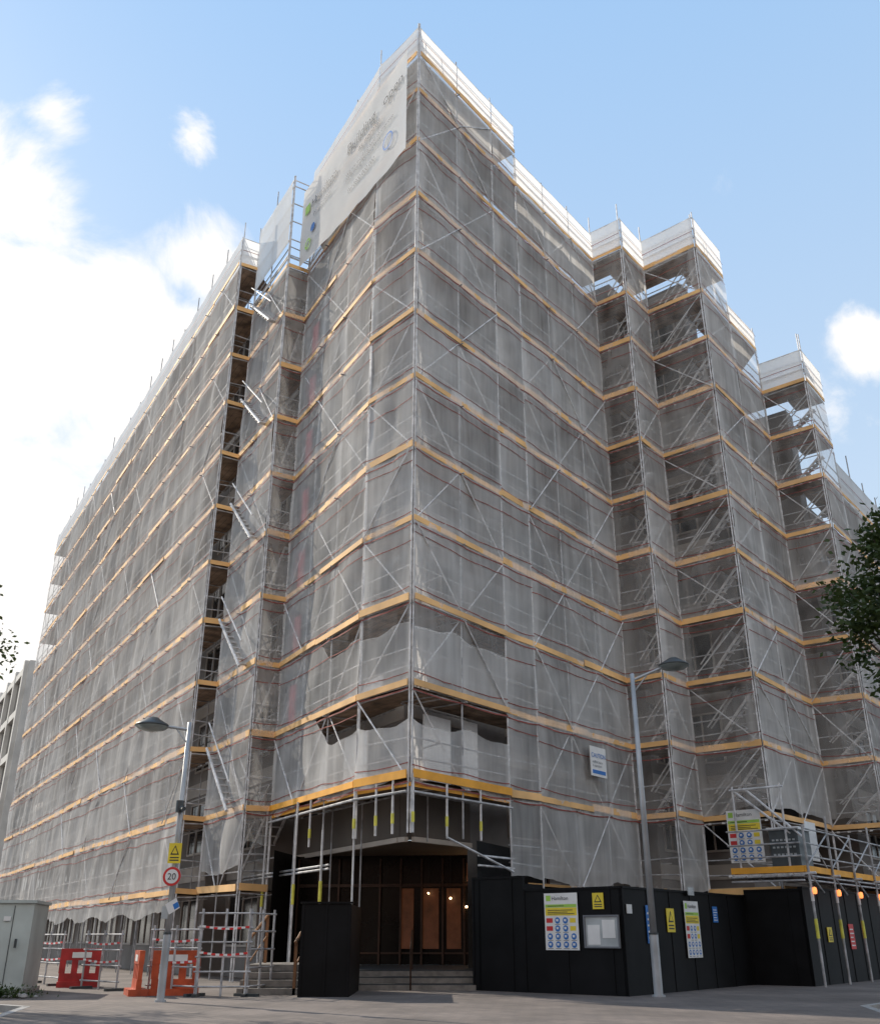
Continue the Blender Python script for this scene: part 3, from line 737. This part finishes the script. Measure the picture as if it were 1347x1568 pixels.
# ------------------------------------------------------------ world
SAZ,SEL=-49,32
w=bpy.data.worlds.new('World'); scene.world=w; w.use_nodes=True
N=w.node_tree.nodes; L=w.node_tree.links; bg=N['Background']
sky=N.new('ShaderNodeTexSky'); sky.sky_type='NISHITA'; sky.sun_disc=False; sky.sun_elevation=R(SEL); sky.sun_rotation=R(SAZ)
sky.air_density=1.0; sky.dust_density=1.0; sky.ozone_density=1.5
tc=N.new('ShaderNodeTexCoord')
def ma(op,a,b_=0.0):
    x=N.new('ShaderNodeMath'); x.operation=op
    for i,v in enumerate((a,b_)):
        if isinstance(v,(int,float)): x.inputs[i].default_value=v
        else: L.new(v,x.inputs[i])
    return x.outputs[0]
nz=N.new('ShaderNodeTexNoise'); nz.inputs['Scale'].default_value=8; nz.inputs['Detail'].default_value=9; nz.inputs['Roughness'].default_value=.62; nz.inputs['Distortion'].default_value=.4
L.new(tc.outputs['Generated'],nz.inputs['Vector'])
blobs=[((-.395,.665,.615),.085,1.15),((-.353,.642,.68),.04,.7),((-.44,.76,.48),.19,1.5),((-.235,.755,.605),.06,1.0),((-.31,.785,.535),.10,1.4),((-.45,.85,.30),.33,1.6),
 ((.404,.757,.512),.045,1.4),((.262,.709,.655),.045,.05),((.322,.718,.617),.03,.1),((-.231,.681,.695),.035,.8),((.375,.801,.46),.05,.5),((-.05,.97,.1),.3,.5),((-.7,.6,.4),.35,1.2),
 ((0,-.9,.35),.75,1.7),((.7,-.6,.5),.5,1.2),((-.5,-.5,.7),.4,1.0),((.8,.1,.4),.4,1.0)]  # out-of-view clouds, added for brighter, more neutral light on the facade
acc=None
for c,r,k in blobs:
    vm=N.new('ShaderNodeVectorMath'); vm.operation='DISTANCE'; L.new(tc.outputs['Generated'],vm.inputs[0]); vm.inputs[1].default_value=c
    f=ma('MULTIPLY',ma('SUBTRACT',1.0,ma('DIVIDE',vm.outputs['Value'],r)),max(k,.6))
    if k<.6: f=ma('SUBTRACT',f,.6-k)
    acc=f if acc is None else ma('MAXIMUM',acc,f)
acc=ma('MAXIMUM',acc,-.7)
dens=ma('ADD',acc,ma('MULTIPLY',ma('SUBTRACT',nz.outputs['Fac'],.5),2.6))
mr=N.new('ShaderNodeMapRange'); mr.interpolation_type='SMOOTHSTEP'; mr.inputs['From Min'].default_value=.1; mr.inputs['From Max'].default_value=.75
L.new(dens,mr.inputs['Value'])
sx=N.new('ShaderNodeSeparateXYZ'); L.new(tc.outputs['Generated'],sx.inputs[0])
hr=N.new('ShaderNodeMapRange'); hr.inputs['From Min'].default_value=.25; hr.inputs['From Max'].default_value=.85; L.new(sx.outputs['Z'],hr.inputs['Value'])
hc=N.new('ShaderNodeMix'); hc.data_type='RGBA'; L.new(hr.outputs[0],hc.inputs[0]); hc.inputs[6].default_value=(4.9,5.8,6.7,1); hc.inputs[7].default_value=(2.6,4.4,6.9,1)
hz=N.new('ShaderNodeMix'); hz.data_type='RGBA'; hz.inputs[0].default_value=.8; L.new(sky.outputs[0],hz.inputs[6]); L.new(hc.outputs[2],hz.inputs[7])
mx=N.new('ShaderNodeMix'); mx.data_type='RGBA'; L.new(ma('MULTIPLY',mr.outputs[0],.95),mx.inputs[0]); L.new(hz.outputs[2],mx.inputs[6]); mx.inputs[7].default_value=(7.8,7.5,7.2,1)
L.new(mx.outputs[2],bg.inputs['Color']); bg.inputs['Strength'].default_value=.15
sd=bpy.data.lights.new('sun','SUN'); sd.energy=5.0; sd.angle=R(.5); sd.color=(1,.9,.76)
so=bpy.data.objects.new('sun',sd); scene.collection.objects.link(so)
dirv=Vector((math.sin(R(SAZ))*math.cos(R(SEL)),math.cos(R(SAZ))*math.cos(R(SEL)),math.sin(R(SEL))))
so.rotation_euler=dirv.to_track_quat('Z','Y').to_euler()
cd=bpy.data.cameras.new('camera'); cd.sensor_fit='HORIZONTAL'; cd.sensor_width=36; cd.lens=39.05; cd.clip_end=3000
co=bpy.data.objects.new('camera',cd); scene.collection.objects.link(co); co.location=(0,0,1.25); co.rotation_euler=(R(90+24),0,0)
scene.camera=co
